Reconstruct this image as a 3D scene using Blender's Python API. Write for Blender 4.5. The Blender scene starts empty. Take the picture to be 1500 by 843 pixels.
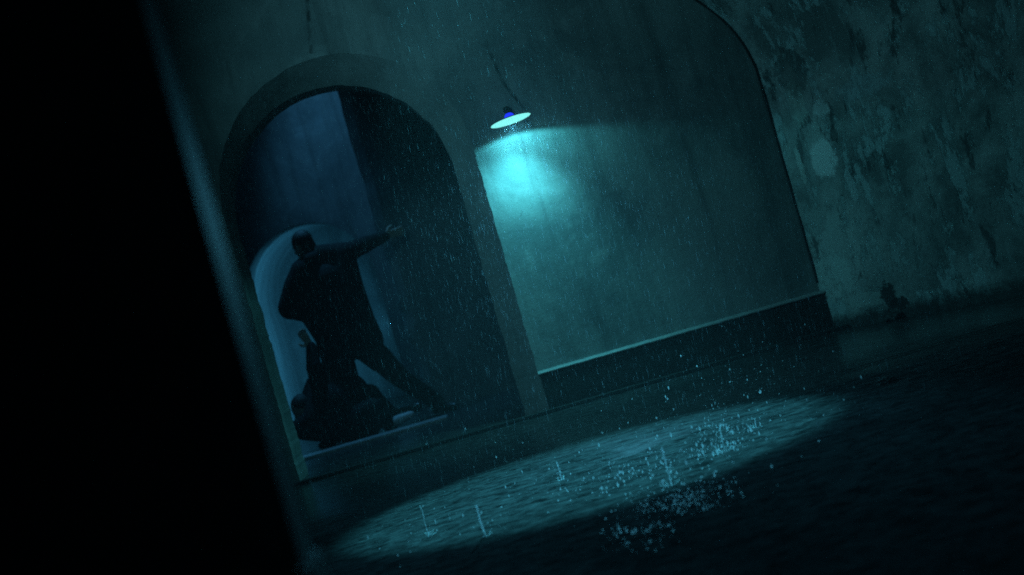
import bpy, bmesh, math, random
import numpy as np
from mathutils import Vector, Matrix, noise as mnoise
R = math.radians
random.seed(11)
scene = bpy.context.scene
COL = scene.collection

# ------------------------------------------------------------------ camera
F = 2060.0            # focal length in pixels of a 1500 px wide frame
CAMZ = 0.867
ROLL = R(16.0)
CR, SR = math.cos(ROLL), math.sin(ROLL)
cam_d = bpy.data.cameras.new('camera')
cam = bpy.data.objects.new('camera', cam_d); COL.objects.link(cam)
cam_d.sensor_width = 36.0
cam_d.lens = F / 1500.0 * 36.0
cam_d.clip_start = 0.05; cam_d.clip_end = 500
cam_d.dof.use_dof = True
cam_d.dof.focus_distance = 7.4
cam_d.dof.aperture_fstop = 1.7
m = Matrix.Identity(4)
for i, c in enumerate([(CR, 0, -SR), (SR, 0, CR), (0, -1, 0)]):
    for j in range(3): m[j][i] = c[j]
m[0][3], m[1][3], m[2][3] = 0, 0, CAMZ
cam.matrix_world = m
scene.camera = cam

# ------------------------------------------------------------------ world / exposure
world = bpy.data.worlds.new('World'); scene.world = world
world.use_nodes = True
bg = world.node_tree.nodes['Background']
bg.inputs['Color'].default_value = (0.10, 0.55, 0.75, 1)
bg.inputs['Strength'].default_value = 0.0006
vs = scene.view_settings
vs.view_transform = 'Standard'; vs.look = 'None'; vs.exposure = 0; vs.gamma = 1
vs.use_curve_mapping = False
scene.render.engine = 'CYCLES'
cy = scene.cycles
cy.max_bounces = 6; cy.diffuse_bounces = 4; cy.glossy_bounces = 3
cy.transmission_bounces = 4; cy.transparent_max_bounces = 24; cy.volume_bounces = 0
cy.caustics_reflective = False; cy.caustics_refractive = False
cy.sample_clamp_indirect = 2.0
cy.use_denoising = False

TEAL = (0.105, 0.80, 0.92)
WALL_D = 9.40         # front face of the end wall

def spot(name, loc, target, power, size, blend, color, radius=0.03):
    l = bpy.data.lights.new(name, 'SPOT')
    l.energy = power; l.spot_size = R(size); l.spot_blend = blend
    l.color = color; l.shadow_soft_size = radius
    o = bpy.data.objects.new(name, l); COL.objects.link(o)
    o.location = loc
    d = Vector(target) - Vector(loc)
    o.rotation_euler = d.to_track_quat('-Z', 'Y').to_euler()
    return o

# ------------------------------------------------------------------ picture -> place
def uv(px, py):
    dx, dy = px - 750.0, py - 421.5
    return dx * CR - dy * SR, dx * SR + dy * CR
def P(px, py, D):
    u, v = uv(px, py)
    return Vector((u * D / F, D, CAMZ - v * D / F))
def G(px, py, z=0.0):
    u, v = uv(px, py)
    D = F * (CAMZ - z) / v
    return Vector((u * D / F, D, z))
def U(u, D): return u * D / F
def V(v, D): return CAMZ - v * D / F

# ------------------------------------------------------------------ object helpers
def tag(o, label=None, cat=None, group=None, kind=None):
    if label: o['label'] = label
    if cat: o['category'] = cat
    if group: o['group'] = group
    if kind: o['kind'] = kind
    return o
def thing(name, label, cat, loc=(0, 0, 0), group=None):
    o = bpy.data.objects.new(name, None); COL.objects.link(o)
    o.location = loc; o.empty_display_size = 0.1
    return tag(o, label, cat, group)
def wloc(o):
    v = Vector((0, 0, 0))
    while o is not None:
        v += o.location; o = o.parent
    return v
def obj(name, bm, mat, parent=None, smooth=False, normals=True):
    """bm is in world coordinates"""
    if normals: bmesh.ops.recalc_face_normals(bm, faces=bm.faces)
    if parent is not None:
        bm.transform(Matrix.Translation(-wloc(parent)))
    me = bpy.data.meshes.new(name)
    bm.to_mesh(me); bm.free()
    if smooth:
        for p in me.polygons: p.use_smooth = True
    if mat: me.materials.append(mat)
    o = bpy.data.objects.new(name, me); COL.objects.link(o)
    if parent is not None: o.parent = parent
    return o
def add_box(bm, x0, x1, y0, y1, z0, z1):
    vs_ = [bm.verts.new((x, y, z)) for z in (z0, z1) for y in (y0, y1) for x in (x0, x1)]
    for f in ((0, 1, 3, 2), (4, 6, 7, 5), (0, 4, 5, 1), (2, 3, 7, 6), (0, 2, 6, 4), (1, 5, 7, 3)):
        bm.faces.new([vs_[i] for i in f])
    return vs_
def frame_of(d):
    d = d.normalized()
    a = Vector((0, 0, 1)) if abs(d.z) < 0.9 else Vector((1, 0, 0))
    x = d.cross(a).normalized()
    return x, d.cross(x).normalized(), d
def rings(bm, rr, seg):
    """rr: list of (centre, x, y, rx, ry); capped"""
    prev = None; first = None
    for c, x, y, rx, ry in rr:
        ring = [bm.verts.new(c + x * math.cos(2 * math.pi * k / seg) * rx + y * math.sin(2 * math.pi * k / seg) * ry) for k in range(seg)]
        if prev:
            for k in range(seg):
                bm.faces.new((prev[k], prev[(k + 1) % seg], ring[(k + 1) % seg], ring[k]))
        else: first = ring
        prev = ring
    bm.faces.new(first[::-1]); bm.faces.new(prev)
def add_tube(bm, p0, p1, r0, r1=None, seg=12):
    p0, p1 = Vector(p0), Vector(p1); r1 = r0 if r1 is None else r1
    x, y, d = frame_of(p1 - p0)
    rings(bm, [(p0, x, y, r0, r0), (p1, x, y, r1, r1)], seg)
def add_capsule(bm, p0, r0, p1, r1, seg=14, n=5):
    p0, p1 = Vector(p0), Vector(p1)
    x, y, d = frame_of(p1 - p0)
    rr = []
    for k in range(n):
        a = -math.pi / 2 + (math.pi / 2) * (k + 0.15) / n
        rr.append((p0 + d * math.sin(a) * r0, x, y, r0 * math.cos(a), r0 * math.cos(a)))
    for k in range(n):
        a = (math.pi / 2) * (k + 0.85 * (k > 0) * 1.0) / n if k else 0
        a = min(a, math.pi / 2 * 0.97)
        rr.append((p1 + d * math.sin(a) * r1, x, y, r1 * math.cos(a), r1 * math.cos(a)))
    rings(bm, rr, seg)
def add_ball(bm, c, rx, ry, rz, rot=None, seg=16):
    M = Matrix.Translation(Vector(c)) @ (rot.to_4x4() if rot else Matrix.Identity(4)) @ Matrix.Diagonal((rx, ry, rz, 1))
    bmesh.ops.create_uvsphere(bm, u_segments=seg, v_segments=seg // 2 + 2, radius=1.0, matrix=M)
def add_lathe(bm, prof, M, seg=40):
    prev = None
    for r, z in prof:
        ring = [bm.verts.new(M @ Vector((r * math.cos(2 * math.pi * k / seg), r * math.sin(2 * math.pi * k / seg), z))) for k in range(seg)]
        if prev:
            for k in range(seg):
                bm.faces.new((prev[k], prev[(k + 1) % seg], ring[(k + 1) % seg], ring[k]))
        prev = ring

# ------------------------------------------------------------------ material helpers
class NT:
    def __init__(s, name):
        s.m = bpy.data.materials.new(name); s.m.use_nodes = True
        s.t = s.m.node_tree; s.t.nodes.clear()
        s.out = s.t.nodes.new('ShaderNodeOutputMaterial')
        s.pos = s.n('ShaderNodeNewGeometry').outputs['Position']
    def n(s, typ, ins=None, **kw):
        nd = s.t.nodes.new(typ)
        for k, v in kw.items(): setattr(nd, k, v)
        for k, v in (ins or {}).items(): s.set(nd.inputs[k], v)
        return nd
    def set(s, sock, v):
        if isinstance(v, bpy.types.NodeSocket): s.t.links.new(v, sock)
        elif isinstance(v, tuple) and len(v) == 3 and sock.type == 'RGBA': sock.default_value = v + (1,)
        else: sock.default_value = v
    def math(s, op, a, b=0.0, c=0.0, clamp=False):
        nd = s.n('ShaderNodeMath', {0: a, 1: b, 2: c}, operation=op, use_clamp=clamp); return nd.outputs[0]
    def vec(s, op, a, b=(0, 0, 0)):
        nd = s.n('ShaderNodeVectorMath', {0: a, 1: b}, operation=op)
        return nd.outputs['Value'] if op in ('LENGTH', 'DOT_PRODUCT', 'DISTANCE') else nd.outputs[0]
    def noise(s, scale, detail=6, rough=0.6, dist=0.0, vec=None, off=(0, 0, 0), st=(1, 1, 1)):
        mp = s.n('ShaderNodeMapping', {'Vector': vec or s.pos, 'Location': off, 'Scale': st})
        return s.n('ShaderNodeTexNoise', {'Vector': mp.outputs[0], 'Scale': scale, 'Detail': detail, 'Roughness': rough, 'Distortion': dist}).outputs[0]
    def ramp(s, f, a, b, va=0.0, vb=1.0):
        nd = s.n('ShaderNodeMapRange', {'Value': f, 'From Min': a, 'From Max': b, 'To Min': va, 'To Max': vb}, clamp=True)
        return nd.outputs[0]
    def mix(s, f, a, b):
        nd = s.n('ShaderNodeMix', data_type='RGBA', clamp_factor=True)
        s.set(nd.inputs[0], f); s.set(nd.inputs[6], a); s.set(nd.inputs[7], b)
        return nd.outputs[2]
    def bump(s, h, strength, dist=0.01, normal=None):
        ins = {'Height': h, 'Strength': strength, 'Distance': dist}
        if normal is not None: ins['Normal'] = normal
        return s.n('ShaderNodeBump', ins).outputs[0]
    def segmask(s, a, b, w, soft):
        """1 near the segment a-b (world points)"""
        a, b = Vector(a), Vector(b); d = b - a; L = d.length; d = d / L
        rel = s.vec('SUBTRACT', s.pos, tuple(a))
        t = s.math('DIVIDE', s.vec('DOT_PRODUCT', rel, tuple(d)), L, clamp=True)
        near = s.vec('SCALE', tuple(d * L))
        nd = s.n('ShaderNodeVectorMath', {0: tuple(d * L)}, operation='SCALE'); s.set(nd.inputs['Scale'], t)
        dist = s.vec('DISTANCE', rel, nd.outputs[0])
        return s.ramp(dist, w, w + soft, 1.0, 0.0)
    def principled(s, **kw):
        nd = s.n('ShaderNodeBsdfPrincipled')
        for k, v in kw.items(): s.set(nd.inputs[k.replace('_', ' ')], v)
        s.t.links.new(nd.outputs[0], s.out.inputs[0])
        return nd
def simple(name, col, rough=0.6, metal=0.0, var=0.25, scale=12, bump=0.2, spec=0.5):
    n = NT(name)
    f = n.noise(scale, 5)
    c = n.mix(f, tuple(x * (1 - var) for x in col), tuple(min(1, x * (1 + var)) for x in col))
    n.principled(Base_Color=c, Roughness=rough, Metallic=metal, Normal=n.bump(n.noise(scale * 6, 4), bump, 0.005), Specular_IOR_Level=spec)
    return n.m

# ---- end wall plaster
def wall_material(name, light, dark, cracks=(), streak=0.5):
    n = NT(name)
    big = n.noise(1.1, 9, 0.62, 0.6)
    col = n.mix(n.ramp(big, 0.36, 0.62), dark, light)
    # pale greyish patches and long drips
    pat = n.ramp(n.noise(2.3, 10, 0.7, 0.9, off=(4, 1, 7)), 0.52, 0.66)
    col = n.mix(n.math('MULTIPLY', pat, 0.75), col, tuple(0.5 * (x + 0.42) for x in light))
    drip = n.ramp(n.noise(1.0, 7, 0.65, 0.3, st=(7, 7, 0.55)), 0.48, 0.68)
    col = n.mix(n.math('MULTIPLY', drip, streak), col, tuple(x * 0.55 for x in dark))
    spk = n.ramp(n.noise(38, 4, 0.7), 0.60, 0.72)
    col = n.mix(n.math('MULTIPLY', spk, 0.5), col, tuple(x * 0.5 for x in dark))
    h = n.math('ADD', n.math('MULTIPLY', n.noise(9, 8, 0.65), 1.0), n.math('MULTIPLY', n.noise(70, 4, 0.6), 0.35))
    for a, b, w in cracks:
        mk = n.segmask(a, b, w, w * 2.0)
        mk = n.math('MULTIPLY', mk, n.ramp(n.noise(14, 5, off=(9, 2, 1)), 0.36, 0.56))
        col = n.mix(n.math('MULTIPLY', mk, 0.8), col, (0.02, 0.022, 0.022))
        h = n.math('SUBTRACT', h, mk)
    n.principled(Base_Color=col, Roughness=n.ramp(big, 0.3, 0.7, 0.55, 0.85), Specular_IOR_Level=0.3, Normal=n.bump(h, 0.38, 0.010))
    return n.m

CR1 = [(P(446, -60, WALL_D), P(456, 76, WALL_D), 0.006), (P(712, 62, WALL_D), P(738, 122, WALL_D), 0.006), (P(738, 122, WALL_D), P(768, 160, WALL_D), 0.005)]
M_wall = wall_material('end wall plaster', (0.34, 0.37, 0.36), (0.15, 0.175, 0.18), CR1, 0.5)
M_ring = wall_material('arch stucco', (0.40, 0.43, 0.42), (0.25, 0.275, 0.275), (), 0.4)
M_back = wall_material('passage plaster', (0.30, 0.31, 0.32), (0.15, 0.16, 0.17), (), 0.6)
M_dado = simple('dark skirting', (0.04, 0.042, 0.043), 0.5, 0, 0.5, 9, 0.5, 0.3)
M_cap = simple('pale skirting ledge', (0.30, 0.31, 0.31), 0.5, 0, 0.35, 14, 0.5)  # ledge set paler than the skirting below it
M_pillar = simple('wet dark pillar', (0.5, 0.51, 0.51), 0.6, 0, 0.4, 7, 0.3, 0.08)
M_iron = simple('black painted iron', (0.03, 0.03, 0.032), 0.45, 0.2, 0.3, 20, 0.1)
M_coat = simple('black cloth', (0.012, 0.012, 0.014), 0.85, 0, 0.3, 18, 0.3, 0.2)
M_trs = simple('dark trouser cloth', (0.014, 0.014, 0.016), 0.85, 0, 0.3, 18, 0.3, 0.2)
M_skin = simple('pale skin', (0.62, 0.49, 0.41), 0.5, 0, 0.08, 30, 0.1)
M_hair = simple('dark hair', (0.012, 0.010, 0.009), 0.6, 0, 0.3, 60, 0.5)
M_shoe = simple('dark leather', (0.02, 0.018, 0.017), 0.35, 0, 0.3, 20, 0.1)
M_glint = simple('floor glint stone', (0.45, 0.46, 0.47), 0.22, 0, 0.4, 10, 0.5)  # pale stone of the slab that stands in for floor reflections
M_rub = simple('rubble', (0.05, 0.05, 0.05), 0.6, 0, 0.4, 25, 0.6)

# ------------------------------------------------------------------ ground
def ground_material():
    n = NT('wet ground')
    st = n.noise(1.0, 10, 0.76, 0.2, st=(9, 13, 1))
    st2 = n.noise(1.0, 5, 0.7, 0.1, st=(16, 36, 1), off=(3, 1, 0))
    big = n.noise(0.9, 6, 0.6, 0.4, off=(2, 5, 0))
    col = n.mix(n.ramp(st, 0.40, 0.62), (0.012, 0.0125, 0.013), (0.075, 0.078, 0.08))
    col = n.mix(n.math('MULTIPLY', n.ramp(st2, 0.52, 0.66), 0.6), col, (0.13, 0.135, 0.14))
    col = n.mix(n.math('MULTIPLY', n.ramp(big, 0.46, 0.64), 0.45), col, (0.014, 0.0145, 0.015))
    grit = n.ramp(n.noise(90, 3, 0.7), 0.60, 0.7)
    col = n.mix(n.math('MULTIPLY', grit, 0.4), col, (0.14, 0.145, 0.145))
    # standing water gathers along the foot of the walls
    sep = n.n('ShaderNodeSeparateXYZ', {0: n.pos}).outputs[1]
    wet = n.ramp(n.math('ADD', sep, n.math('MULTIPLY', n.math('SUBTRACT', n.noise(1.1, 6, 0.65, 0.3, off=(7, 1, 0)), 0.5), 2.6)), 6.6, 7.6)
    pd = n.vec('LENGTH', n.vec('MULTIPLY', n.vec('SUBTRACT', n.pos, (2.75, 8.3, 0)), (1 / 1.0, 1 / 1.3, 0)))
    pud = n.ramp(n.math('ADD', pd, n.math('MULTIPLY', n.math('SUBTRACT', n.noise(2.2, 6, 0.65, 0.2, off=(1, 8, 0)), 0.5), 0.9)), 0.8, 1.0, 1.0, 0.0)
    h = n.math('ADD', n.math('MULTIPLY', st, 0.8), n.math('MULTIPLY', st2, 0.4))
    n.principled(Base_Color=col, Roughness=n.ramp(wet, 0, 1, 0.5, 0.24), Specular_IOR_Level=n.math('MAXIMUM', n.ramp(wet, 0, 1, 0.0, 0.12), n.math('MULTIPLY', pud, 0.42)), Normal=n.bump(h, 0.12, 0.006))
    return n.m
bm = bmesh.new()
xs = [-60, -8] + [-8 + 16 * k / 40 for k in range(1, 40)] + [8, 60]
ys = [-40, -1] + [-1 + 22 * k / 60 for k in range(1, 60)] + [21, 80]
grid = [[bm.verts.new((x, y, 0.004 * mnoise.noise((x * 1.3, y * 1.7, 0)) if -8 < x < 8 and -1 < y < 21 else 0)) for x in xs] for y in ys]
for j in range(len(ys) - 1):
    for i in range(len(xs) - 1):
        bm.faces.new((grid[j][i], grid[j][i + 1], grid[j + 1][i + 1], grid[j + 1][i]))
tag(obj('ground', bm, ground_material(), smooth=True), kind='structure')

# ------------------------------------------------------------------ end wall with the arched doorway
def arch_pts(uc_l, uc_r, vtop, D, n=28, nv=30, jit=0.0):
    """list of (x, z) from the lower left, over the arch, to the lower right"""
    xl, xr, zt = U(uc_l, D), U(uc_r, D), V(vtop, D)
    xc, rx = (xl + xr) / 2, (xr - xl) / 2
    zs = zt - rx
    pts = [(xl, -0.05 + (zs + 0.05) * k / nv) for k in range(nv)]
    pts += [(xc - rx * math.cos(math.pi * k / n), zs + rx * math.sin(math.pi * k / n)) for k in range(n + 1)]
    pts += [(xr, zs - (zs + 0.05) * (k + 1) / nv) for k in range(nv)]
    out = []
    for k, (x, z) in enumerate(pts):
        j = jit * (mnoise.noise((x * 3 + 5, z * 9, 2)) + 0.8 * mnoise.noise((x * 11, z * 31, 7)))
        s = -1 if x < xc else 1
        out.append((x + s * j, z + (j if zs < z else 0)))
    return out
def arch_slab(bm, pts, x0, x1, zt, d0, d1):
    """wall slab x0..x1, up to zt, between depths d0 and d1, pierced by pts"""
    n = len(pts)
    mid = max(range(n), key=lambda k: pts[k][1])
    for d in (d0, d1):
        pv = [bm.verts.new((x, d, z)) for x, z in pts]
        lz = [bm.verts.new((x0, d, pts[k][1])) for k in range(mid + 1)]
        rz = [bm.verts.new((x1, d, pts[k][1])) for k in range(mid, n)]
        tl, tm, tr = bm.verts.new((x0, d, zt)), bm.verts.new((pts[mid][0], d, zt)), bm.verts.new((x1, d, zt))
        for k in range(mid):
            bm.faces.new((pv[k], lz[k], lz[k + 1], pv[k + 1]))
        for k in range(mid, n - 1):
            bm.faces.new((pv[k], pv[k + 1], rz[k + 1 - mid], rz[k - mid]))
        bm.faces.new((pv[mid], lz[mid], tl, tm)); bm.faces.new((pv[mid], tm, tr, rz[0]))
        if d == d0: a = pv
    b = pv
    for k in range(n - 1): bm.faces.new((a[k], b[k], b[k + 1], a[k + 1]))
    # outer edges
    for xx in (x0, x1):
        q = [bm.verts.new((xx, d, z)) for d, z in ((d0, -0.05), (d1, -0.05), (d1, zt), (d0, zt))]
        bm.faces.new(q)
    q = [bm.verts.new((x, d, zt)) for x, d in ((x0, d0), (x1, d0), (x1, d1), (x0, d1))]
    bm.faces.new(q)

ew = thing('plaster_wall', 'stained plaster end wall with an arched doorway, its right panel lit by the dish lamp', 'wall', (0, WALL_D, 0))
OUT = arch_pts(-377, 2, -403, WALL_D, n=60, nv=90, jit=0.006)
bm = bmesh.new(); arch_slab(bm, OUT, -4.2, 4.0, 4.6, WALL_D, WALL_D + 0.003)
obj('wall_face', bm, M_wall, ew)
SPL = 0.24
INN = arch_pts(-371, -33, -359, WALL_D + SPL, n=60, nv=90, jit=0.007)
bm = bmesh.new(); arch_slab(bm, INN, -4.2, 4.0, 4.6, WALL_D + SPL, WALL_D + SPL + 0.25)
obj('wall_core', bm, M_ring, ew)
bm = bmesh.new()                                           # splayed stucco surround between the two arches
KS = 6
rows = []
for i in range(KS + 1):
    t = i / KS
    rows.append([bm.verts.new((a[0] + (b[0] - a[0]) * t, WALL_D + 0.0035 + (SPL - 0.004) * t, a[1] + (b[1] - a[1]) * t)) for a, b in zip(OUT, INN)])
for i in range(KS):
    for k in range(len(OUT) - 1): bm.faces.new((rows[i][k], rows[i + 1][k], rows[i + 1][k + 1], rows[i][k + 1]))
obj('arch_surround', bm, M_ring, ew)
# skirting with its ledge, right of the doorway
SK = V(131, WALL_D)
bm = bmesh.new(); add_box(bm, U(3, WALL_D) + 0.004, 2.4, WALL_D - 0.03, WALL_D - 0.002, -0.05, SK - 0.012)
obj('skirting', bm, M_dado, ew)
bm = bmesh.new()
x0, x1 = U(1, WALL_D) + 0.004, 2.4
N = 60
prof = [(WALL_D - 0.002, SK + 0.012), (WALL_D - 0.028, SK + 0.006), (WALL_D - 0.040, SK - 0.004), (WALL_D - 0.040, SK - 0.010), (WALL_D - 0.002, SK - 0.0115)]
prev = None
for k in range(N + 1):
    x = x0 + (x1 - x0) * k / N
    j = 0.003 * mnoise.noise((x * 14, 3, 1))
    ring = [bm.verts.new((x, d, z + j)) for d, z in prof]
    if prev:
        for i in range(5): bm.faces.new((prev[i], prev[(i + 1) % 5], ring[(i + 1) % 5], ring[i]))
    else: bm.faces.new(ring)
    prev = ring
bm.faces.new(prev[::-1])
obj('skirting_ledge', bm, M_cap, ew)

# worn kerb stone along the foot of the wall and across the doorway
bm = bmesh.new()
add_box(bm, -4.0, 2.3, WALL_D - 0.14, WALL_D - 0.042, -0.02, 0.022)
bmesh.ops.bevel(bm, geom=bm.edges[:], offset=0.008, segments=2, affect='EDGES')
tag(obj('kerb', bm, M_dado), 'low dark wet kerb along the foot of the end wall', 'kerb')

# ------------------------------------------------------------------ splayed vault wall on the right
WA = Vector((U(433, WALL_D), WALL_D))           # its foot where it meets the end wall
WDIR = Vector((0.95, -1.25)).normalized()
WN = Vector((-WDIR.y * -1, WDIR.x)) if False else Vector((WDIR.y, -WDIR.x))   # towards the lamp
if WN.x > 0: WN = -WN
def on_side(px, py):
    """point where the sight line meets the vertical side wall"""
    u, v = uv(px, py); k = u / F                 # X = k * D
    # WA + t WDIR : WA.x + t dx = k (WA.y + t dy)
    t = (k * WA.y - WA.x) / (WDIR.x - k * WDIR.y)
    D = WA.y + t * WDIR.y
    return Vector((k * D, D, CAMZ - v * D / F)), t
def side_material():
    n = NT('peeling vault plaster')
    # coordinates along the wall: x along, y up
    sx = n.vec('DOT_PRODUCT', n.pos, (WDIR.x, WDIR.y, 0))
    sep = n.n('ShaderNodeSeparateXYZ', {0: n.pos}).outputs[2]
    cv = n.n('ShaderNodeCombineXYZ', {0: sx, 1: sep, 2: 0.0}).outputs[0]
    big = n.noise(1.4, 10, 0.66, 0.25, vec=cv, off=(3, 2, 0))
    col = n.mix(n.ramp(big, 0.42, 0.58), (0.19, 0.21, 0.205), (0.52, 0.56, 0.54))
    peel = n.ramp(n.noise(3.2, 12, 0.78, 0.15, vec=cv, off=(8.3, 1.7, 0), st=(1.3, 0.55, 1)), 0.525, 0.55)
    col = n.mix(n.math('MULTIPLY', peel, 0.75), col, (0.50, 0.62, 0.62))
    dk = n.ramp(n.noise(4.6, 12, 0.78, 0.15, vec=cv, off=(1.3, 7.7, 0), st=(1.3, 0.5, 1)), 0.55, 0.59)
    col = n.mix(n.math('MULTIPLY', dk, 0.8), col, (0.06, 0.07, 0.072))
    strk = n.ramp(n.noise(1.0, 7, 0.65, 0.4, vec=cv, st=(16, 1.4, 1), off=(2, 0, 0)), 0.56, 0.66)
    col = n.mix(n.math('MULTIPLY', strk, 0.75), col, (0.36, 0.42, 0.41))
    wob = n.noise(17, 7, 0.72, vec=cv)
    h = n.math('ADD', n.math('MULTIPLY', n.noise(6, 9, 0.7, vec=cv), 1.2), n.math('MULTIPLY', peel, -0.5))
    def blob(px, py, rs, rz, soft=0.10, amp=0.9):
        c, t = on_side(px, py)
        cs = c.x * WDIR.x + c.y * WDIR.y
        rel = n.vec('MULTIPLY', n.vec('SUBTRACT', cv, (cs, c.z, 0)), (1 / rs, 1 / rz, 0))
        d = n.math('ADD', n.vec('LENGTH', rel), n.math('MULTIPLY', n.math('SUBTRACT', wob, 0.5), amp))
        return n.ramp(d, 1 - soft, 1 + soft, 1.0, 0.0)
    for px, py, rs, rz, a, c, am in ((1207, 233, 0.105, 0.125, 0.95, (0.8, 0.84, 0.82), 1.1), (1201, 160, 0.07, 0.062, 0.85, (0.74, 0.8, 0.78), 2.2),
                             (1166, 150, 0.07, 0.16, 0.6, (0.56, 0.66, 0.60), 2.2), (1262, 128, 0.2, 0.07, 0.5, (0.48, 0.62, 0.64), 2.2),
                             (1172, 240, 0.022, 0.13, 0.75, (0.66, 0.72, 0.68), 2.0), (1248, 275, 0.03, 0.12, 0.75, (0.62, 0.72, 0.72), 2.4),
                             (1222, 405, 0.16, 0.16, 0.85, (0.6, 0.68, 0.65), 1.8), (1272, 440, 0.16, 0.05, 0.5, (0.5, 0.57, 0.54), 1.6),
                             (1340, 350, 0.30, 0.22, 0.35, (0.28, 0.33, 0.32), 2.2)):
        b = blob(px, py, rs, rz, 0.12, am)
        col = n.mix(n.math('MULTIPLY', b, a), col, c)
        h = n.math('ADD', h, n.math('MULTIPLY', b, 0.3))
    for px, py, rs, rz, a in ((1302, 434, 0.055, 0.085, 0.92), (1320, 444, 0.08, 0.035, 0.9), (1160, 105, 0.12, 0.14, 0.5), (1222, 196, 0.03, 0.05, 0.6)):
        b = blob(px, py, rs, rz, 0.1, 2.4)
        col = n.mix(n.math('MULTIPLY', b, a), col, (0.022, 0.023, 0.024))
        h = n.math('SUBTRACT', h, n.math('MULTIPLY', b, 0.8))
    # rising damp: dirty band along the foot
    foot = n.math('ADD', sep, n.math('MULTIPLY', n.math('SUBTRACT', wob, 0.5), 0.16))
    col = n.mix(n.ramp(foot, 0.05, 0.12, 0.9, 0.0), col, (0.035, 0.037, 0.038))
    h = n.math('ADD', h, n.math('MULTIPLY', n.noise(60, 4, 0.6, vec=cv), 0.25))
    n.principled(Base_Color=col, Roughness=0.72, Specular_IOR_Level=0.35, Normal=n.bump(h, 0.6, 0.015))
    return n.m
def side_prof():
    zs = V(-196, WALL_D)
    a = 480 / F * WALL_D * abs(WN.x); b = 283 / F * WALL_D
    pr = [(0.0, -0.05 + (zs + 0.05) * k / 14) for k in range(14)]
    for k in range(33):
        t = math.pi / 2 * k / 32
        pr.append((a * (1 - math.cos(t)), zs + b * math.sin(t)))
    return pr
vw = thing('vault_wall', 'mottled peeling side wall curving up into a vault, right of the dish lamp', 'wall', (WA.x, WA.y, 0))
bm = bmesh.new()
pr = side_prof(); L = 6.5; NT_ = 110
def sp(t, off, z, th=0.0):
    w = 0.010 * mnoise.noise((t * 2.2, z * 2.2, 3)) + 0.005 * mnoise.noise((t * 9, z * 9, 5))
    q = WA + WDIR * t + WN * (off - th + (w if th == 0 else 0))
    return (q.x, q.y, z + th * 0.6 * (z > 1.7))
ts = [-0.55 + (L + 0.55) * k / NT_ for k in range(NT_ + 1)]
fr = [[bm.verts.new(sp(t, o_, z)) for o_, z in pr] for t in ts]
bk = [[bm.verts.new(sp(t, o_, z, 0.35)) for o_, z in pr] for t in ts]
for i in range(NT_):
    for j in range(len(pr) - 1):
        bm.faces.new((fr[i][j], fr[i + 1][j], fr[i + 1][j + 1], fr[i][j + 1]))
        bm.faces.new((bk[i][j], bk[i][j + 1], bk[i + 1][j + 1], bk[i + 1][j]))
    for j in (0, len(pr) - 1):
        bm.faces.new((fr[i][j], fr[i + 1][j], bk[i + 1][j], bk[i][j]))
for i in (0, NT_):
    for j in range(len(pr) - 1):
        bm.faces.new((fr[i][j], fr[i][j + 1], bk[i][j + 1], bk[i][j]))
obj('vault_face', bm, side_material(), vw, smooth=False)
# raised arris rib where the vault meets the end wall
bm = bmesh.new()
rr = []
prev = None
for o_, z in pr[3:]:
    # in the plane of the end wall
    x = WA.x - o_ / abs(WN.x)
    j = 0.004 * mnoise.noise((z * 7, x * 5, 9))
    ring = [bm.verts.new((x + dx + j, WALL_D + dy, z)) for dx, dy in ((0.004, -0.010), (-0.008, -0.010), (-0.012, -0.003), (0.02, -0.003))]
    if prev:
        for i in range(4): bm.faces.new((prev[i], prev[(i + 1) % 4], ring[(i + 1) % 4], ring[i]))
    else: bm.faces.new(ring)
    prev = ring
bm.faces.new(prev[::-1])
obj('arris_rib', bm, M_dado, vw)

# ------------------------------------------------------------------ pillar close on the left
pl = thing('pillar', 'black out-of-focus pillar close by on the left with a dim wet edge', 'pillar', (-0.9, 1.9, 0))
PX = -0.373
bm = bmesh.new()
add_box(bm, -3.2, PX, 1.86, 2.02, -0.05, 4.2)
es = [e for e in bm.edges if abs(e.verts[0].co.x - PX) < 1e-4 and abs(e.verts[1].co.x - PX) < 1e-4 and abs(e.verts[0].co.z - e.verts[1].co.z) > 1]
bmesh.ops.bevel(bm, geom=es, offset=0.03, segments=5, affect='EDGES')
obj('shaft', bm, M_pillar, pl)
bm = bmesh.new()
add_box(bm, -3.2, PX + 0.012, 1.85, 2.03, -0.05, 0.60)
bmesh.ops.bevel(bm, geom=[e for e in bm.edges], offset=0.018, segments=3, affect='EDGES')
obj('plinth', bm, M_pillar, pl)

# ------------------------------------------------------------------ passage behind the doorway
BD = 14.0
bw = thing('passage_wall', 'blue-lit back wall of the passage with a small archway behind the two people', 'wall', (-1.9, BD, 0))
ap = arch_pts(-279 - 96, -279 + 93, -176, BD, jit=0.006)
bm = bmesh.new(); arch_slab(bm, ap, -4.6, 0.4, 5.0, BD, BD + 0.35)
obj('wall_face', bm, M_back, bw)
PD = 12.55
bm = bmesh.new()
pr2 = []
for k in range(101):                                       # worn arris
    z = -0.05 + 5.05 * k / 100
    x = U(-168, PD) + 0.035 * mnoise.noise((z * 1.3, 4, 4)) + 0.02 * mnoise.noise((z * 5, 1, 4))
    pr2.append([bm.verts.new(q) for q in ((x, BD - 0.01, z), (x, PD + 0.10, z), (x + 0.03, PD + 0.03, z), (x + 0.10, PD, z), (2.6, PD, z), (2.6, BD - 0.01, z))])
for a, b in zip(pr2, pr2[1:]):
    for k in range(6): bm.faces.new((a[k], a[(k + 1) % 6], b[(k + 1) % 6], b[k]))
bm.faces.new(pr2[0][::-1]); bm.faces.new(pr2[-1])
tag(obj('pier', bm, M_back), 'dark broad pier inside the passage behind the outstretched arm', 'pier')
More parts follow.
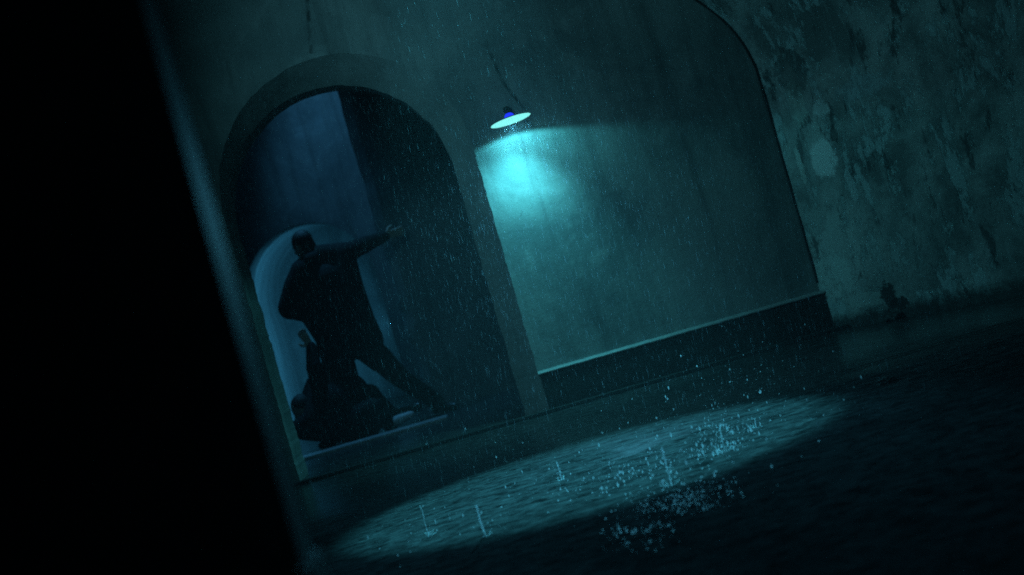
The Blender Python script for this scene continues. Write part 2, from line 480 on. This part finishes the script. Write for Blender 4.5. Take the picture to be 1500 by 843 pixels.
bm = bmesh.new(); add_box(bm, -3.4, -3.1, WALL_D + 0.50, BD - 0.01, -0.05, 5.0)
tag(obj('passage_side_wall', bm, M_back), 'shadowed left side wall inside the passage beyond the doorway', 'wall')
bm = bmesh.new(); add_box(bm, -3.4, 2.6, WALL_D + 0.50, BD + 0.3, 5.01, 5.2)  # unseen slab put over the passage to keep spill light out
tag(obj('passage_light_block', bm, M_back), kind='structure')
# small tunnel beyond the archway
tn = thing('tunnel', 'small round-headed tunnel glowing blue beyond the two people', 'tunnel', (U(-280, BD), BD + 0.4, 0))
bm = bmesh.new()
xc = U(-280, BD) ; rx = 0.80; zs = 1.36
prof = [(xc - rx, -0.05 + (zs + .05) * k / 8) for k in range(8)] + [(xc - rx * math.cos(math.pi * k / 24), zs + rx * math.sin(math.pi * k / 24)) for k in range(25)] + [(xc + rx, zs - (zs + .05) * (k + 1) / 8) for k in range(8)]
nt = 30
def tp(k, s, x, z):
    j = 0.012 * mnoise.noise((s * 3.1, k * 1.1, 2))
    sc = 1 + 0.06 * s
    return (xc + (x - xc) * (1 + j) , BD + 0.352 + s, z)
rows = [[bm.verts.new(tp(k, s * 2.4 / nt, x, z)) for k, (x, z) in enumerate(prof)] for s in range(nt + 1)]
for i in range(nt):
    for j in range(len(prof) - 1):
        bm.faces.new((rows[i][j], rows[i][j + 1], rows[i + 1][j + 1], rows[i + 1][j]))
n = NT('ribbed tunnel lining')
hh = n.noise(1.0, 6, 0.7, 0.3, st=(1.2, 18, 1.2))
n.principled(Base_Color=n.mix(n.ramp(hh, 0.35, 0.65), (0.13, 0.14, 0.15), (0.36, 0.37, 0.38)), Roughness=0.6, Normal=n.bump(hh, 0.8, 0.02))
obj('lining', bm, n.m, tn)
bm = bmesh.new(); add_box(bm, xc - 1.2, xc + 1.2, BD + 2.755, BD + 2.95, -0.05, 2.6)
obj('end_panel', bm, M_back, tn)
# pale slab added at their feet to stand in for wet-floor reflections
a, b = P(470, 660, 11.5), P(650, 616, 11.5)
bm = bmesh.new(); add_box(bm, -2.2, b.x + 0.05, 11.2, 11.46, -0.02, 0.02)
bmesh.ops.bevel(bm, geom=bm.edges[:], offset=0.006, segments=2, affect='EDGES')
tag(obj('floor_glint_slab', bm, M_glint), 'added pale slab standing in for blue light reflected on the wet floor under the two people', 'floor_glint_slab')

# ------------------------------------------------------------------ wall lamp
LD = 0.21
LP = P(748, 177, WALL_D - LD)
lamp = thing('wall_lamp', 'lit dish-shaped wall lamp with a blue glow on top throwing teal light on the plaster', 'lamp', tuple(LP))
tilt = Matrix.Rotation(R(-3.5), 4, 'X') @ Matrix.Rotation(R(-3), 4, 'Y')
M4 = Matrix.Translation(LP) @ tilt
RD = 31 / F * (WALL_D - LD)
bm = bmesh.new()
add_lathe(bm, [(RD, 0.0), (RD + 0.002, 0.002), (RD * 0.96, 0.007), (RD * 0.72, 0.013), (RD * 0.42, 0.018), (0.03, 0.021), (0.03, 0.019), (RD * 0.41, 0.015), (RD * 0.7, 0.010), (RD * 0.93, 0.004), (RD * 0.985, 0.001), (RD, 0.0)], M4)
obj('dish_shade', bm, M_iron, lamp, smooth=True)
n = NT('lit lamp diffuser')
em = n.n('ShaderNodeEmission', {'Color': (0.24, 0.95, 0.90), 'Strength': 1.1}); n.t.links.new(em.outputs[0], n.out.inputs[0])
bm = bmesh.new()
add_lathe(bm, [(RD * 0.99, 0.0), (RD * 0.8, -0.003), (RD * 0.4, -0.005), (0.001, -0.006)], M4)
obj('diffuser', bm, n.m, lamp, smooth=True)
n = NT('blue emission dome')
em = n.n('ShaderNodeEmission', {'Color': (0.012, 0.03, 1.0), 'Strength': 1.2}); n.t.links.new(em.outputs[0], n.out.inputs[0])  # small emissive dome giving the blue glow above the dish
bm = bmesh.new()
add_lathe(bm, [(0.034, 0.017), (0.036, 0.026), (0.030, 0.038), (0.018, 0.050), (0.001, 0.053)], M4)
obj('blue_glow', bm, n.m, lamp, smooth=True)
bm = bmesh.new()
add_tube(bm, LP + Vector((0, 0.02, 0.036)), Vector((LP.x, WALL_D - 0.02, LP.z + 0.10)), 0.008)
obj('bracket_arm', bm, M_iron, lamp, smooth=True)
bm = bmesh.new(); add_tube(bm, (LP.x, WALL_D - 0.022, LP.z + 0.10), (LP.x, WALL_D - 0.001, LP.z + 0.10), 0.022, 0.026, 20)
obj('wall_plate', bm, M_iron, lamp)
s = spot('wall_lamp_light', LP + Vector((0, 0, -0.014)), LP + Vector((0, 0, -1)), 13.5, 158, 0.14, TEAL, 0.025)
s.parent = lamp; s.location = s.location - LP
s = spot('wall_lamp_beam', LP + Vector((0, -0.06, -0.030)), LP + Vector((-0.20, 0.08, -1)), 52, 108, 1.0, TEAL, 0.03)
s.parent = lamp; s.location = s.location - LP
s = spot('added_splash_backlight', LP + Vector((0, -0.08, -0.035)), (0.25, 4.7, 0.0), 320, 47, 1.0, (0.12, 0.66, 1.0), 0.04)  # extra spot added to light the splashes from behind
s.parent = lamp; s.location = s.location - LP

# ------------------------------------------------------------------ lamp hanging above the ground, out of the picture
PC = Vector((0.10, 6.2, 0))
HL = Vector((PC.x, PC.y, 3.2))
pend = thing('unseen_pendant', 'pendant lamp above the frame lighting the round pool on the ground', 'lamp', tuple(HL))
bm = bmesh.new()
add_lathe(bm, [(0.19, -0.10), (0.195, -0.095), (0.12, 0.03), (0.05, 0.10), (0.02, 0.12), (0.02, 0.115), (0.048, 0.095), (0.115, 0.03), (0.19, -0.10)], Matrix.Translation(HL))
obj('shade', bm, M_iron, pend, smooth=True)
bm = bmesh.new(); add_tube(bm, HL + Vector((0, 0, 0.12)), HL + Vector((0, 0, 0.6)), 0.006)
obj('cable', bm, M_iron, pend)
s = spot('pendant_lamp_beam', HL + Vector((0, 0, -0.12)), PC, 520, 2 * math.degrees(math.atan(1.20 / 3.08)), 0.34, (0.10, 0.78, 0.98), 0.05)
s.parent = pend; s.location = s.location - HL
s = spot('added_droplet_fill', HL + Vector((0, 0, -0.12)), (0.25, 7.1, 0), 34, 92, 1.0, (0.13, 0.68, 1.0), 0.1)  # extra soft spot added so droplets beyond the pool catch light
s.parent = pend; s.location = s.location - HL

HL2 = Vector((-1.35, 7.3, 3.25))  # unseen fill lamp, added to brighten the side wall
fill_lamp = thing('unseen_pendant', 'added unseen fill lamp above the frame washing the peeling side wall', 'lamp', tuple(HL2))
bm = bmesh.new()
add_lathe(bm, [(0.19, -0.10), (0.195, -0.095), (0.12, 0.03), (0.05, 0.10), (0.02, 0.12), (0.02, 0.115), (0.048, 0.095), (0.115, 0.03), (0.19, -0.10)], Matrix.Translation(HL2))
obj('shade', bm, M_iron, fill_lamp, smooth=True)
bm = bmesh.new(); add_tube(bm, HL2 + Vector((0, 0, 0.12)), HL2 + Vector((0, 0, 0.6)), 0.006)
obj('cable', bm, M_iron, fill_lamp)
s = spot('added_side_fill', HL2 + Vector((0, 0, -0.13)), (1.35, 9.25, 2.05), 64, 138, 1.0, (0.19, 0.77, 0.95), 0.2)
s.parent = fill_lamp; s.location = s.location - HL2

# ------------------------------------------------------------------ blue lamps inside the passage
spot('passage_lamp', (-1.40, 13.0, 4.85), (-1.30, BD, 2.3), 130, 42, 1.0, (0.08, 0.44, 0.85), 0.1)
spot('passage_down_lamp', (-1.65, 12.25, 4.9), (-1.5, 11.5, 0), 260, 50, 1.0, (0.08, 0.46, 0.9), 0.1)
spot('tunnel_lamp', (xc + 0.60, BD + 0.70, 0.85), (xc - 0.75, BD + 1.3, 1.0), 72, 140, 0.9, (0.075, 0.55, 0.95), 0.08)

# ------------------------------------------------------------------ people
def remeshed(name, bm, mat, parent, voxel, smooth=4, label=None):
    o = obj(name, bm, None, None)
    md = o.modifiers.new('r', 'REMESH'); md.mode = 'VOXEL'; md.voxel_size = voxel
    if smooth:
        ms = o.modifiers.new('s', 'SMOOTH'); ms.iterations = smooth; ms.factor = 0.5
    dg = bpy.context.evaluated_depsgraph_get()
    me = bpy.data.meshes.new_from_object(o.evaluated_get(dg))
    bpy.data.objects.remove(o)
    me.name = name
    me.transform(Matrix.Translation(-wloc(parent)))
    for p in me.polygons: p.use_smooth = True
    me.materials.clear(); me.materials.append(mat)
    r = bpy.data.objects.new(name, me); COL.objects.link(r); r.parent = parent
    return r
def chain(bm, pts):
    for (p0, r0), (p1, r1) in zip(pts, pts[1:]): add_capsule(bm, p0, r0, p1, r1)
def add_hand(bm, wrist, d, side, curl=0.35, L=0.185):
    """palm, four unequal bent fingers and a thumb; d along the hand, side across it (towards the thumb)"""
    d = Vector(d).normalized(); s = Vector(side); s = (s - d * s.dot(d)).normalized()
    nrm = d.cross(s)
    palm = L * 0.48
    for k in (-1, -0.33, 0.33, 1):
        add_capsule(bm, wrist + s * 0.010 * k, 0.017, wrist + d * palm + s * 0.027 * k, 0.0125, 10, 4)
    for k, fl in zip((-1, -0.33, 0.33, 1), (0.78, 0.95, 1.0, 0.9)):
        b = wrist + d * palm + s * 0.028 * k
        L1 = L * 0.52 * fl
        d1 = (d + s * 0.10 * k).normalized()
        d2 = (d1 * math.cos(curl) + nrm * math.sin(curl)).normalized()
        d3 = (d1 * math.cos(curl * 1.9) + nrm * math.sin(curl * 1.9)).normalized()
        p1 = b + d1 * L1 * 0.45; p2 = p1 + d2 * L1 * 0.32; p3 = p2 + d3 * L1 * 0.23
        chain(bm, [(b, 0.0105), (p1, 0.0095), (p2, 0.0085), (p3, 0.0075)])
    b = wrist + d * palm * 0.25 + s * 0.026
    t1 = b + (d * 0.55 + s * 0.85).normalized() * 0.045
    t2 = t1 + (d * 0.9 + s * 0.35).normalized() * 0.034
    chain(bm, [(b, 0.014), (t1, 0.0115), (t2, 0.009)])
def add_head(bm, c, up, face):
    up = Vector(up).normalized(); fw = Vector(face); fw = (fw - up * fw.dot(up)).normalized()
    rt = fw.cross(up)
    Rm = Matrix((rt, fw, up)).transposed()
    add_ball(bm, c + up * 0.025, 0.074, 0.093, 0.095, Rm)
    add_ball(bm, c - up * 0.045 + fw * 0.022, 0.056, 0.068, 0.075, Rm)
    add_ball(bm, c - up * 0.098 + fw * 0.062, 0.026, 0.022, 0.020, Rm)          # chin
    add_capsule(bm, c + up * 0.012 + fw * 0.088, 0.008, c - up * 0.03 + fw * 0.108, 0.013, 8, 3)   # nose
    add_capsule(bm, c - up * 0.06 + fw * 0.083 - rt * 0.018, 0.008, c - up * 0.06 + fw * 0.083 + rt * 0.018, 0.008, 8, 3)  # lips
    for k in (-1, 1):
        add_ball(bm, c + up * 0.018 + fw * 0.078 + rt * 0.032 * k, 0.014, 0.012, 0.010, Rm, 10)    # eyes
        add_ball(bm, c - up * 0.008 - fw * 0.004 + rt * 0.078 * k, 0.012, 0.024, 0.033, Rm, 10)    # ears
    return Rm, rt, fw, up
def add_hair(bm, c, up, face):
    up = Vector(up).normalized(); fw = Vector(face); fw = (fw - up * fw.dot(up)).normalized()
    rt = fw.cross(up); Rm = Matrix((rt, fw, up)).transposed()
    add_ball(bm, c + up * 0.042 - fw * 0.014, 0.083, 0.098, 0.090, Rm)
    add_ball(bm, c - up * 0.02 - fw * 0.045, 0.076, 0.062, 0.085, Rm)
def add_shoe(bm, heel, toe, r=0.045):
    heel, toe = Vector(heel), Vector(toe)
    d = (toe - heel)
    chain(bm, [(heel + Vector((0, 0, r)), r * 0.92), (heel + d * 0.55 + Vector((0, 0, r * 0.95)), r), (toe + Vector((0, 0, r * 0.72)), r * 0.72)])
    add_capsule(bm, heel + Vector((0, 0, r)), r * 0.95, heel + Vector((0, 0, r * 2.3)), r * 0.95)
def Z2(zx, zy, D): return P(350 + zx / 2.108, 300 + zy / 2.108, D)

# --- the one standing: lunging, one arm thrown out to the right
DA = 11.95
footA = Z2(310, 738, DA)
pa = thing('person', 'person in black standing wide-legged in the doorway, one arm thrown out', 'person', (footA.x, DA, 0))
hd = Z2(198, 126, DA); nk = Z2(226, 165, DA); 
shR = Z2(330, 150, DA + .02); elR = Z2(398, 120, DA + 0.16); wrR = Z2(452, 98, DA + 0.30)
shL = Z2(196, 205, DA - .02); elL = Z2(158, 318, DA + 0.02); wrL = Z2(245, 350, DA + 0.20)
ch = Z2(272, 235, DA); wa = Z2(310, 340, DA); pv = Z2(342, 420, DA)
hpL = Z2(305, 440, DA - .02); hpR = Z2(375, 430, DA + .02)
knL = Z2(300, 590, DA - 0.10); anL = Z2(302, 712, DA); 
knR = Z2(497, 535, DA + 0.02); anR = Z2(618, 634, DA + 0.10)
anL.z = 0.10; anR.z = 0.10
bm = bmesh.new()
UPH = (hd - nk).normalized()
FACE = Vector((-0.75, 0.45, -0.25))
add_head(bm, hd, UPH * 0.6 + Vector((0, 0, 0.6)), FACE)
chain(bm, [(hd - UPH * 0.05, 0.055), (nk, 0.058)])
chain(bm, [(nk, 0.056), (ch, 0.10), (wa, 0.105), (pv, 0.11)])
chain(bm, [(shL, 0.06), (shR, 0.06)])
chain(bm, [(shR, 0.055), (elR, 0.042), (wrR, 0.030)])
chain(bm, [(shL, 0.055), (elL, 0.042), (wrL, 0.030)])
chain(bm, [(hpL, 0.085), (knL, 0.058), (anL, 0.040)]); chain(bm, [(hpR, 0.085), (knR, 0.058), (anR, 0.040)])
dR = (Z2(492, 84, DA + 0.36) - wrR)
add_hand(bm, wrR, dR, (0, -0.3, 1), 0.15)
add_hand(bm, wrL, Vector((0.6, 0.3, -0.1)), (0, 0, 1), 0.7)
remeshed('body', bm, M_skin, pa, 0.007, 3)
bm = bmesh.new(); add_hair(bm, hd, UPH * 0.6 + Vector((0, 0, 0.6)), FACE); remeshed('hair', bm, M_hair, pa, 0.008)
# jacket: shoulders, back, sleeves and a skirt reaching the thighs
bm = bmesh.new()
chain(bm, [(nk + Vector((0.0, 0, 0.025)), 0.085), (shR, 0.098)])
add_ball(bm, nk + Vector((0.0, -0.03, -0.005)), 0.085, 0.11, 0.07)
chain(bm, [(Z2(300, 455, DA), 0.14), (Z2(322, 560, DA - .03), 0.15), (Z2(338, 640, DA - .05), 0.155)]); chain(bm, [(nk + Vector((0.0, 0, 0.0)), 0.085), (shL, 0.10)])
chain(bm, [(shL + Vector((.03, 0, 0)), 0.115), (Z2(215, 300, DA), 0.14), (Z2(285, 400, DA), 0.15), (Z2(300, 455, DA), 0.15)])
chain(bm, [(shR - Vector((.03, 0, .01)), 0.11), (Z2(335, 250, DA), 0.135), (Z2(365, 350, DA), 0.145), (Z2(398, 420, DA), 0.14)])
chain(bm, [(ch, 0.17), (wa, 0.17), (pv, 0.165)])
chain(bm, [(shR, 0.092), (elR, 0.072), (wrR - (wrR - elR).normalized() * 0.015, 0.052)])
chain(bm, [(shL, 0.105), (Z2(172, 262, DA), 0.105), (elL, 0.105), (Z2(205, 338, DA + .1), 0.075), (wrL, 0.055)])
remeshed('jacket', bm, M_coat, pa, 0.011, 6)
bm = bmesh.new()
chain(bm, [(hpL, 0.125), (knL, 0.095), (anL + Vector((0, 0, 0.0)), 0.075)]); chain(bm, [(hpR, 0.128), (Z2(440, 480, DA), 0.115), (knR, 0.088), (anR, 0.070)])
chain(bm, [(hpL, 0.13), (hpR, 0.13)])
remeshed('trousers', bm, M_trs, pa, 0.011, 5)
bm = bmesh.new(); add_shoe(bm, (anL.x + 0.02, anL.y + 0.02, 0), (anL.x - 0.12, anL.y - 0.16, 0)); remeshed('shoe', bm, M_shoe, pa, 0.008)
bm = bmesh.new(); add_shoe(bm, (anR.x - 0.03, anR.y + .02, 0), (anR.x + 0.15, anR.y - 0.10, 0)); remeshed('shoe', bm, M_shoe, pa, 0.008)

# --- the one on the ground, clutching at the other
DB = 11.72
pb = thing('person', 'person in dark clothes slumped on the ground reaching up at the standing one', 'person', tuple(Vector((Z2(300, 720, DB).x, DB, 0))))
hb = Z2(200, 632, DB); nb = Z2(232, 612, DB + 0.02)
sB1 = Z2(252, 560, DB + .04); eB1 = Z2(232, 500, DB - 0.06); wB1 = Z2(222, 436, DB - 0.02)
sB2 = Z2(235, 655, DB - .12); eB2 = Z2(180, 690, DB - 0.16); wB2 = Z2(165, 712, DB - .05)
cB = Z2(282, 610, DB + .02); pB = Z2(340, 678, DB + .05)
kB1 = Z2(402, 590, DB + .08); aB1 = Z2(470, 650, DB + .10)
kB2 = Z2(415, 630, DB - .10); aB2 = Z2(470, 690, DB - .06)
for q in (aB2,): q.z = max(q.z, 0.055)
pB.z = max(pB.z, 0.14); wB2.z = max(wB2.z, 0.05); eB2.z = max(eB2.z, .09)
bm = bmesh.new()
FB = Vector((-0.8, -0.4, 0.35))
add_head(bm, hb, Vector((-0.35, -.1, 0.9)), FB)
chain(bm, [(hb, 0.055), (nb, 0.058), (cB, 0.12), (pB, 0.115)])
chain(bm, [(sB1, 0.055), (sB2, 0.055)])
chain(bm, [(sB1, 0.052), (eB1, 0.042), (wB1, 0.03)]); chain(bm, [(sB2, 0.052), (eB2, 0.042), (wB2, 0.03)])
chain(bm, [(pB, 0.09), (kB1, 0.058), (aB1, 0.040)]); chain(bm, [(pB, 0.09), (kB2, 0.058), (aB2, 0.040)])
add_hand(bm, wB1, Z2(200, 405, DB - 0.05) - wB1, (-0.8, -0.5, 0), 0.55)
add_hand(bm, wB2, Vector((-0.9, -0.3, -0.2)), (0, -1, 0), 0.3)
remeshed('body', bm, M_skin, pb, 0.007, 3)
bm = bmesh.new(); add_hair(bm, hb, Vector((-0.35, -.1, 0.9)), FB); remeshed('hair', bm, M_hair, pb, 0.008)
bm = bmesh.new()
chain(bm, [(nb + Vector((.03, 0, -.01)), 0.085), (cB, 0.165), (Z2(320, 650, DB + .04), 0.165), (pB, 0.16)])
chain(bm, [(sB1, 0.10), (sB2, 0.10)])
chain(bm, [(sB1, 0.088), (eB1, 0.07), (wB1 - Vector((0, 0, .01)), 0.047)]); chain(bm, [(sB2, 0.088), (eB2, 0.068), (wB2 + (eB2 - wB2) * .2, 0.048)])
chain(bm, [(Z2(262, 520, DB + .1), 0.09), (Z2(300, 560, DB + .1), 0.12), (pB, 0.14)])
chain(bm, [(Z2(196, 700, DB + .02), 0.075), (Z2(290, 690, DB + .04), 0.13), (Z2(400, 690, DB + .04), 0.10)])
chain(bm, [(Z2(240, 560, DB + .06), 0.10), (Z2(215, 640, DB + .05), 0.11), (Z2(200, 690, DB + .02), 0.08)])
chain(bm, [(Z2(360, 560, DB + .1), 0.09), (Z2(415, 625, DB + .06), 0.09), (Z2(440, 665, DB + .04), 0.07)])
remeshed('jacket', bm, M_coat, pb, 0.011, 5)
bm = bmesh.new()
chain(bm, [(pB, 0.15), (kB1, 0.10), (aB1, 0.066)]); chain(bm, [(pB, 0.15), (kB2, 0.09), (aB2, 0.066)])
remeshed('trousers', bm, M_trs, pb, 0.011, 5)
bm = bmesh.new()
h1 = aB1 + Vector((-0.02, 0, -0.05)); t1 = Z2(555, 622, DB + .02)
chain(bm, [(aB1, 0.045), (aB1 * .5 + t1 * .5 - Vector((0, 0, .01)), 0.044), (t1, 0.034)]); remeshed('shoe', bm, M_shoe, pb, 0.008)
bm = bmesh.new(); chain(bm, [(aB2, 0.045), (aB2 + Vector((.1, -.02, 0.02)), 0.044), (aB2 + Vector((.19, -.03, 0.03)), 0.034)]); remeshed('shoe', bm, simple('pale canvas', (0.5, 0.52, 0.54), 0.7, 0, .15, 30, .3), pb, 0.008)['label'] = 'pale canvas shoe'

# ------------------------------------------------------------------ small things on the ground
a, b = G(1236, 547), G(1500, 467)
bm = bmesh.new()
K = 40; dirv = (b - a); prev = None
for k in range(K + 1):
    p = a + dirv * (k / K); w = 0.013 + 0.007 * mnoise.noise((k * .7, 1, 1)); j = 0.012 * mnoise.noise((k * .31, 4, 1))
    q = [bm.verts.new((p.x, p.y + j - w, 0.0085)), bm.verts.new((p.x, p.y + j + w, 0.0085))]
    if prev: bm.faces.new((prev[0], q[0], q[1], prev[1]))
    prev = q
tag(obj('ground_joint', bm, simple('joint dirt', (0.008, 0.008, 0.008), 0.9, 0, .2, 20, .1, .1)), kind='structure')
def lump(name, c, r, label, cat, flat=0.55, seed=0, group=None):
    bm = bmesh.new()
    bmesh.ops.create_icosphere(bm, subdivisions=3, radius=1.0)
    for v in bm.verts:
        d = 1 + 0.45 * mnoise.noise(v.co * 1.6 + Vector((seed, 0, 0))) + 0.15 * mnoise.noise(v.co * 5 + Vector((0, seed, 0)))
        v.co = Vector((v.co.x * r * d * 1.4, v.co.y * r * d, v.co.z * r * d * flat)) + Vector((c.x, c.y, r * flat * 0.6))
    return tag(obj(name, bm, M_rub), label, cat, group)
lump('rubble_lump', G(1299, 561), 0.03, 'small dark lump of rubble lying alone on the wet ground at right', 'rubble', seed=1)
lump('plaster_chunk', G(1312, 468), 0.05, 'dark crumbled plaster chunk at the foot of the peeling side wall', 'rubble', seed=4)

# ------------------------------------------------------------------ water: splashes, droplets, rain
n = NT('rain water')
df = n.n('ShaderNodeBsdfDiffuse', {'Color': (0.85, 0.93, 1.0)}); tr = n.n('ShaderNodeBsdfTranslucent', {'Color': (0.85, 0.93, 1.0)})
tp_ = n.n('ShaderNodeBsdfTransparent')
m1 = n.n('ShaderNodeMixShader', {0: 0.6, 1: df.outputs[0], 2: tr.outputs[0]}); m2 = n.n('ShaderNodeMixShader', {0: 0.35, 1: m1.outputs[0], 2: tp_.outputs[0]})
n.t.links.new(m2.outputs[0], n.out.inputs[0])
M_rain = n.m
n = NT('splash water')
df = n.n('ShaderNodeBsdfDiffuse', {'Color': (0.92, 0.97, 1.0)}); tr = n.n('ShaderNodeBsdfTranslucent', {'Color': (0.92, 0.97, 1.0)})
tp_ = n.n('ShaderNodeBsdfTransparent')
m1 = n.n('ShaderNodeMixShader', {0: 0.6, 1: df.outputs[0], 2: tr.outputs[0]}); m2 = n.n('ShaderNodeMixShader', {0: 0.15, 1: m1.outputs[0], 2: tp_.outputs[0]})
n.t.links.new(m2.outputs[0], n.out.inputs[0])
M_water = n.m
def drops(bm, p, r, e=1.0):
    vs_ = [bm.verts.new((p.x + r * a_, p.y + r * b_, p.z + r * c_ * e)) for a_, b_, c_ in ((1, 0, 0), (0, 0, 1), (-1, 0, 0), (0, 0, -1), (0, -1, 0))]
    for i in range(4): bm.faces.new((vs_[i], vs_[(i + 1) % 4], vs_[4]))
def jet(name, px, py, h, r, label, seed, spray=0, fan=0.05):
    rnd = random.Random(seed)
    c = G(px, py)
    root = thing(name, label, 'splash', tuple(c), 'splashes in the pool of light')
    bm = bmesh.new()
    x = 0; z = 0.0
    pz = c.copy()
    K = max(9, int(h / 0.007))
    pts = []
    for k in range(K):
        t = k / (K - 1)
        x += rnd.uniform(-.0014, .0014)
        pts.append((c + Vector((x, rnd.uniform(-.001, .001), h * t)), r * 1.1 * rnd.uniform(0.4, 1.25) * (1.0 if k < K - 1 else 1.9)))
    prev = None                                                # a thin curved film of water, open at the back
    for k in range(4 * (K - 1) + 1):
        a_ = min(k // 4, K - 2); t = k / 4 - a_
        p0 = pts[a_][0].lerp(pts[a_ + 1][0], t)
        w = (pts[a_][1] * (1 - t) + pts[a_ + 1][1] * t) * (0.45 + 0.55 * abs(math.cos(math.pi * t)))
        if k == 4 * (K - 1): w *= 0.3
        ring = [bm.verts.new(p0 + Vector((math.cos(q) * w, math.sin(q) * w, 0))) for q in [math.pi - 0.3 + (math.pi + 0.6) * i_ / 7 for i_ in range(8)]]
        if prev:
            for i_ in range(7): bm.faces.new((prev[i_], prev[i_ + 1], ring[i_ + 1], ring[i_]))
        prev = ring
    obj('jet', bm, M_water, root, smooth=True)
    bm = bmesh.new()
    for k in range(9):                                         # crown
        a_ = rnd.uniform(0, 2 * math.pi); q = fan * rnd.uniform(.3, 1)
        add_tube(bm, c + Vector((math.cos(a_) * q * .4, math.sin(a_) * q * .4, 0.001)), c + Vector((math.cos(a_) * q, math.sin(a_) * q, rnd.uniform(.006, .022))), 0.0011, 0.0005, 5)
    for k in range(spray):
        a_ = rnd.uniform(0, 2 * math.pi); q = rnd.uniform(0.02, 1) ** .8 * fan * 2.0
        drops(bm, c + Vector((math.cos(a_) * q, math.sin(a_) * q, rnd.uniform(.004, 1) ** 1.2 * h)), 0.0012 + 0.004 * rnd.random() ** 3, rnd.choice((0.8, 1, 1.8, 3)))
    tag(obj('crown_spray', bm, M_water, root, smooth=True), kind='stuff')
    return root
jet('water_splash', 824, 704, 0.085, 0.0060, 'short bright splash with a round head at the far edge of the light pool', 1, 10, .03)
jet('water_splash', 984, 712, 0.150, 0.0048, 'tall wavering splash column right of the middle of the light pool', 2, 24, .05)
jet('water_splash', 712, 786, 0.125, 0.0058, 'thin beaded bright blue splash at the near edge of the light pool', 3, 14, .03)
jet('water_splash', 1063, 662, 0.11, 0.0022, 'wide crown of spray bursting near the right end of the light pool', 4, 170, .07)
jet('water_splash', 628, 786, 0.13, 0.0022, 'faint thin pair of splash drops near the left end of the light pool', 5, 16, .04)
jet('water_splash', 1108, 628, 0.045, 0.0030, 'small low splash on the far rim of the light pool beside the crown of spray', 6, 12, .03)

rnd = random.Random(5)
bm = bmesh.new()
def cluster(px, py, sx, sy, n_, zmax, r0, r1):
    for _ in range(n_):
        a_, b_ = rnd.gauss(0, 1), rnd.gauss(0, 1)
        try: p = G(px + sx * a_, py + sy * b_ - sx * a_ * 0.2)
        except ZeroDivisionError: continue
        if not 4 < p.y < 9.2: continue
        p.z = 0.002 + zmax * rnd.random() ** 2
        drops(bm, p, (r0 * 0.8 + (r1 - r0) * rnd.random() ** 5) * 1.15, rnd.choice((0.7, 1.0, 1.0, 1.6, 2.6)))
cluster(1066, 640, 60, 26, 300, 0.30, 0.0008, 0.0048)
cluster(1063, 655, 18, 16, 120, 0.16, 0.0008, 0.0034)
cluster(930, 695, 60, 16, 420, 0.012, 0.0010, 0.0050)
cluster(1000, 733, 45, 12, 560, 0.006, 0.0009, 0.0036)  # ground-level rows stand in for glints on the wet ground
cluster(945, 792, 30, 12, 70, 0.006, 0.0010, 0.0044)
cluster(903, 782, 12, 6, 20, 0.006, 0.0016, 0.0050)
cluster(955, 775, 16, 5, 30, 0.006, 0.0012, 0.0046)
cluster(900, 680, 150, 30, 260, 0.22, 0.0008, 0.0044)
cluster(640, 775, 70, 18, 110, 0.10, 0.0008, 0.0038)
cluster(1140, 600, 60, 16, 110, 0.40, 0.0008, 0.0048)
cluster(760, 650, 160, 30, 100, 0.35, 0.0008, 0.0040)
tag(obj('droplets_and_glints', bm, M_water, smooth=True), 'spray of loose droplets leaping over the light pool, the lowest standing in for ground glints', 'spray', kind='stuff')

rg = np.random.default_rng(7)
NR = 70000
y = 5.0 + 4.3 * np.sqrt(rg.random(NR)); x = (rg.random(NR) * 2 - 1) * 0.42 * y; z = 0.03 + 3.5 * rg.random(NR)
keep = (x + 1.35) ** 2 + (y - 7.3) ** 2 + (z - 3.25) ** 2 > 1.5 ** 2
x, y, z = x[keep], y[keep], z[keep]; NR = len(x)
hl = 0.006 + 0.024 * rg.random(NR) ** 1.5; rr_ = 0.00015 + 0.00026 * rg.random(NR) ** 3
base = np.array([(1, 0, 0), (-.5, .87, 0), (-.5, -.87, 0), (0, 0, 1), (0, 0, -1)], float)
vv = np.stack([x, y, z], 1)[:, None, :] + base[None] * np.stack([rr_, rr_, hl], 1)[:, None, :]
vv[:, 3, 0] += hl * 0.05; vv[:, 4, 0] -= hl * 0.05
fb = np.array([(0, 1, 3), (1, 2, 3), (2, 0, 3), (1, 0, 4), (2, 1, 4), (0, 2, 4)])
ff = (fb[None] + 5 * np.arange(NR)[:, None, None]).reshape(-1, 3)
me = bpy.data.meshes.new('rain'); me.from_pydata(vv.reshape(-1, 3).tolist(), [], ff.tolist())
me.materials.append(M_rain)
ro = bpy.data.objects.new('rain', me); COL.objects.link(ro)
tag(ro, 'fine falling raindrops across the whole yard', 'rain', kind='stuff')

# ------------------------------------------------------------------ misty air
n = NT('mist')
pv_ = n.n('ShaderNodeVolumePrincipled', {'Color': (0.85, 0.92, 0.95), 'Density': 0.007, 'Anisotropy': 0.2})
n.t.links.new(pv_.outputs[0], n.out.inputs['Volume'])
bm = bmesh.new(); add_box(bm, -9, 9, -1.5, 19, -1.0, 6.0)
tag(obj('haze', bm, n.m), kind='stuff')
